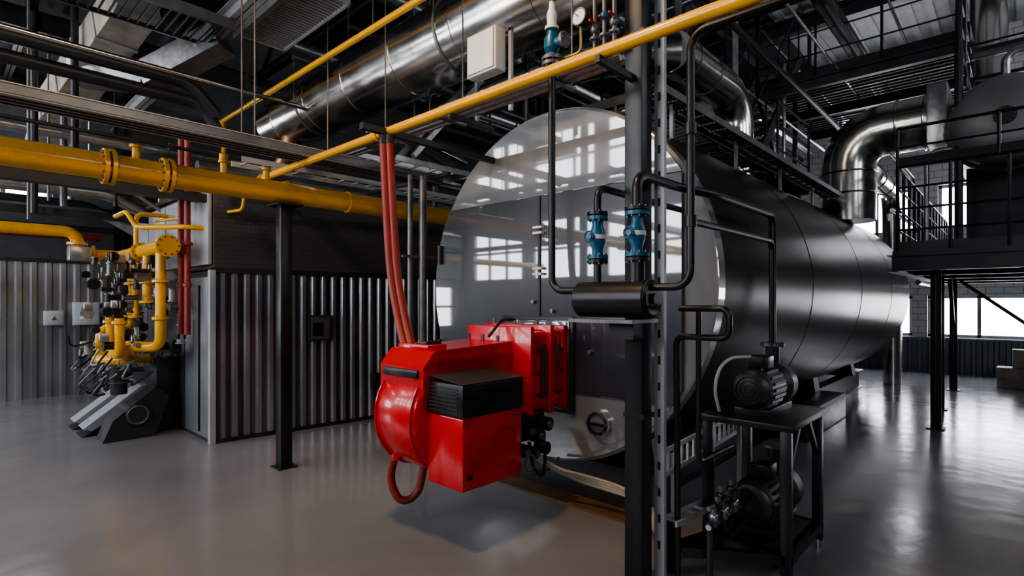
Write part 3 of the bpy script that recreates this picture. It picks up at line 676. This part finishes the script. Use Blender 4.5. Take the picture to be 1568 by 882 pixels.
for x in (3.35,4.5): b.bar((x,1.66,.0),(x,1.66,.7),.03,.03,"mid_steel")
b.done()
b=B("flexible_conduit")
for k in range(4): b.tube([(3.40,2.96+.04*k,.5),(3.50,2.8+.03*k,.33),(3.62,2.5+.04*k,.29-.02*k),(3.66,2.2-.04*k,.26-.02*k),(3.35,1.85-.03*k,.26),(3.1,1.66,.25)],.013,"cable_beige",bend=.15,seg=8)
b.done()

# ------------------------------------------------------------ right rear structures
b=B("steel_platform")
b.bb(8.6,15.5,-4.9,1.2,2.30,2.36,"dark_steel"); 
for x in (8.6,10.3,12.0,13.7,15.4): b.ibeam((x,-4.9,2.2),(x,1.2,2.2),.12,.2,"dark_steel")
b.ibeam((8.6,1.2,2.2),(15.5,1.2,2.2),.12,.22,"corrugated_blue"); 
for (x,y) in ((9.2,.8),(10.9,.9),(13.4,.9),(9.2,-2.5),(13.4,-2.5),(12.2,-.6)): b.ibeam((x,y,0),(x,y,2.2),.12,.12,"black_paint"); b.bb(x-.1,x+.1,y-.1,y+.1,0,.015,"black_paint")
b.bar((13.4,.9,1.2),(12.6,.9,2.2),.06,.06,"black_paint"); b.bar((13.4,-1.6,0),(13.4,.8,2.1),.06,.06,"black_paint")
b.railing([(15.4,1.15,2.36),(8.65,1.15,2.36),(8.65,-4.8,2.36)],1.1,"black_paint",gap=.5,mids=3)
b.railing([(8.65,1.15,3.46),(8.65,-4.8,3.46)],.5,"black_paint",gap=.9,mids=1)
b.bb(11,12.2,-1.5,-.2,2.36,3.3,"steel_grey_panel",bev=.02); b.bb(9.4,10.2,-1.8,-1.0,2.36,3.2,"steel_grey_panel",bev=.02)
b.done()
b=B("access_gantry")
b.grate(9.8,13.0,.6,3.3,5.35,"dark_steel",.15); 
for x in (9.8,11.4,13.0): b.ibeam((x,.6,5.25),(x,3.3,5.25),.1,.16,"dark_steel")
for (x,y) in ((9.8,.6),(13,.6),(13,3.3),(9.8,3.3)): b.cyl((x,y,5.3),(x,y,ZC-.1),.04,"dark_steel",8)
b.cyl((9.8,.6,2.36),(9.8,.6,5.3),.05,"dark_steel",8)
b.railing([(13,.6,5.38),(9.8,.6,5.38),(9.8,3.3,5.38)],1.05,"black_paint",gap=.8,mids=2)
b.bar((9.8,3.3,5.3),(11.5,3.3,3.7),.06,.12,"dark_steel"); b.done()
b=B("steel_staircase")
for y in (3.0,3.7): b.bar((8.6,y,3.6),(11.2,y,6.3),.04,.18,"dark_steel"); b.cyl((8.6,y,4.6),(11.2,y,7.3),.02,"dark_steel",8)
for k in range(13):
    t=(k+.5)/13; b.box((8.6+2.6*t,3.35,3.6+2.7*t),(.24,.7,.03),"dark_steel")
    if k%3==0:
        for y in (3.0,3.7): b.cyl((8.6+2.6*t,y,3.6+2.7*t),(8.6+2.6*t,y,4.6+2.7*t),.016,"dark_steel",8)
b.done()
b=B("flue_duct"); b.tube([(10.6,2.1,3.05),(10.6,2.1,4.5),(10.6,.95,4.5)],.41,"aluminium_cladding",bend=.55,seg=40,n=5)
for z in (3.5,3.85): b.ring((10.6,2.1,z),(0,0,1),.415,.015,"aluminium_cladding",40)
for y in (1.4,1.05): b.ring((10.6,y,4.5),(0,1,0),.415,.015,"aluminium_cladding",40)
b.bb(10.15,11.1,.75,1.0,4.05,4.95,"galvanized",bev=.02); b.tube([(10.6,.8,4.5),(10.6,.4,4.5),(12.4,.4,5.2),(14,.4,5.2),(14,.4,7.9)],.28,"aluminium_cladding",bend=.5,seg=32); b.done()
b=B("insulated_duct"); b.tube([(11.5,1.9,3.95),(13.55,1.9,3.95),(13.65,1.9,1.0)],.17,"aluminium_cladding",bend=.45,seg=24)
for x in (11.8,12.6): b.ring((x,1.9,3.95),(1,0,0),.173,.01,"mid_steel")
b.tube([(13.65,1.9,1.1),(13.65,1.9,.0)],.17,"aluminium_cladding",seg=24); b.done()
b=B("flue_duct"); b.tube([(5.9,2.95,4.62),(7.85,2.95,4.62),(7.85,2.95,3.3)],.24,"aluminium_cladding",bend=.5,seg=32,n=6); b.tube([(6.0,2.95,4.62),(5.4,3.6,4.62),(5.4,7,4.62)],.24,"aluminium_cladding",bend=.3,seg=32)
for x in (6.2,6.8): b.ring((x,2.95,4.62),(1,0,0),.243,.01,"mid_steel")
b.flange((7.85,2.95,3.7),(0,0,1),.3,.04,"galvanized",12); b.done()
b=B("deaerator_tank"); b.lathe((9.6,.12,4.15),(1,0,0),[(0,0),(.02,.25),(.07,.45),(.14,.56),(.2,.6),(.4,.62),(.44,.66),(.5,.66),(.54,.62),(3.4,.62),(3.6,.45),(3.65,0)],"steel_grey_panel",48)
for a in range(24): 
    t=2*math.pi*a/24; b.cyl((10.02,.12+.645*math.cos(t),4.15+.645*math.sin(t)),(10.13,.12+.645*math.cos(t),4.15+.645*math.sin(t)),.02,"mid_steel",6)
b.flange((9.62,.12,4.15),(1,0,0),.12,.06,"dark_steel",12)
for x in (10.4,12.6): b.bb(x,x+.12,-.3,.55,2.36,3.65,"dark_steel")
b.tube([(10.3,.12,4.7),(10.3,.12,5.2),(10.3,-2,5.2)],.05,"galvanized",bend=.15); b.done()
b=B("riser_piping")
rnd=random.Random(5)
for k in range(18):
    x=rnd.uniform(6.5,12.5); y=rnd.uniform(2.9,4.2); b.cyl((x,y,3.5),(x,y,rnd.uniform(5.2,7.8)),rnd.choice([.02,.03,.05]),rnd.choice(["dark_steel","galvanized","mid_steel","black_paint"]),10)
for k in range(12):
    z=rnd.uniform(4.8,6.6); y=rnd.uniform(1.0,4.4); b.tube([(rnd.uniform(5,8),y,z),(16.3,y,z)],rnd.choice([.02,.04,.06]),rnd.choice(["dark_steel","galvanized","black_paint","dark_steel"]),seg=10)
for k in range(9):
    x=rnd.uniform(6,15); z=rnd.uniform(5.2,6.6); b.tube([(x,-4.8,z),(x,rnd.uniform(3,6),z)],rnd.choice([.02,.035,.06]),rnd.choice(["dark_steel","black_paint","mid_steel"]),seg=10)
b.done()
b=B("water_pipe")
for k,(y,z,r) in enumerate(((1.75,2.55,.06),(1.75,2.8,.045),(1.5,2.1,.05))): b.tube([(13.9,y,z),(16.4,y,z)],r,"galvanized",seg=14)
b.tube([(13.9,1.75,2.55),(13.9,-4.8,2.55)],.06,"galvanized"); b.tube([(10.0,.98,2.4),(10.0,.98,3.9),(10.0,-1.5,3.9)],.035,"galvanized",bend=.15); b.tube([(9.3,1.3,3.0),(11.4,1.3,3.0),(11.4,1.3,3.8),(9.3,1.3,3.8)],.03,"galvanized",bend=.12)
b.done()
b=B("cardboard_carton")
for (x,y,z,s) in ((14.6,.1,.2,.4),(14.6,-.4,.2,.4),(14.6,-.1,.58,.35)): b.box((x,y,z),(s,s,s if z<.3 else .36),"tan_insulation",bev=.01)
b.done()
b=B("added_glint_lamp"); b.lathe((1.0,2.6,5.3),(0,0,1),[(0,.22),(.02,.22),(.16,.1),(.3,.07),(.32,0)],"mid_steel",32); b.cyl((1.0,2.6,5.6),(1.0,2.6,6.7),.01,"mid_steel",8); b.done()  # unseen lamp, added for a warm glint on the corrugated cladding
L=bpy.data.lights.new("added_glint_light","AREA"); L.shape='DISK'; L.size=.4; L.energy=110; L.color=(1,.62,.28)  # warm light of the added, out-of-view lamp
lo=bpy.data.objects.new("added_glint_light",L); sc.collection.objects.link(lo); lo.location=(1.0,2.6,5.29)

# ------------------------------------------------------------ light + camera
w=bpy.data.worlds.new("overcast_sky"); sc.world=w; w.use_nodes=True
nt=w.node_tree; bg=nt.nodes["Background"]
tc=nt.nodes.new("ShaderNodeTexCoord"); sp=nt.nodes.new("ShaderNodeSeparateXYZ"); nt.links.new(tc.outputs["Generated"],sp.inputs[0])
rp=nt.nodes.new("ShaderNodeValToRGB"); rp.color_ramp.elements[0].position=.0; rp.color_ramp.elements[1].position=.6
rp.color_ramp.elements[0].color=(.92,.94,.97,1); rp.color_ramp.elements[1].color=(.80,.87,1,1)
nt.links.new(sp.outputs["Z"],rp.inputs["Fac"]); nt.links.new(rp.outputs["Color"],bg.inputs["Color"]); bg.inputs["Strength"].default_value=12.5
cam=bpy.data.cameras.new("camera"); co=bpy.data.objects.new("camera",cam); sc.collection.objects.link(co); sc.camera=co
co.location=(0,0,1.7); co.rotation_euler=(math.radians(90),0,math.radians(43-90))
cam.sensor_width=36; cam.lens=830/1568*36; cam.shift_y=21/1568; cam.clip_end=200; cam.clip_start=.05
print("BUILT", len(bpy.data.objects), sc.view_settings.view_transform, sc.view_settings.look)
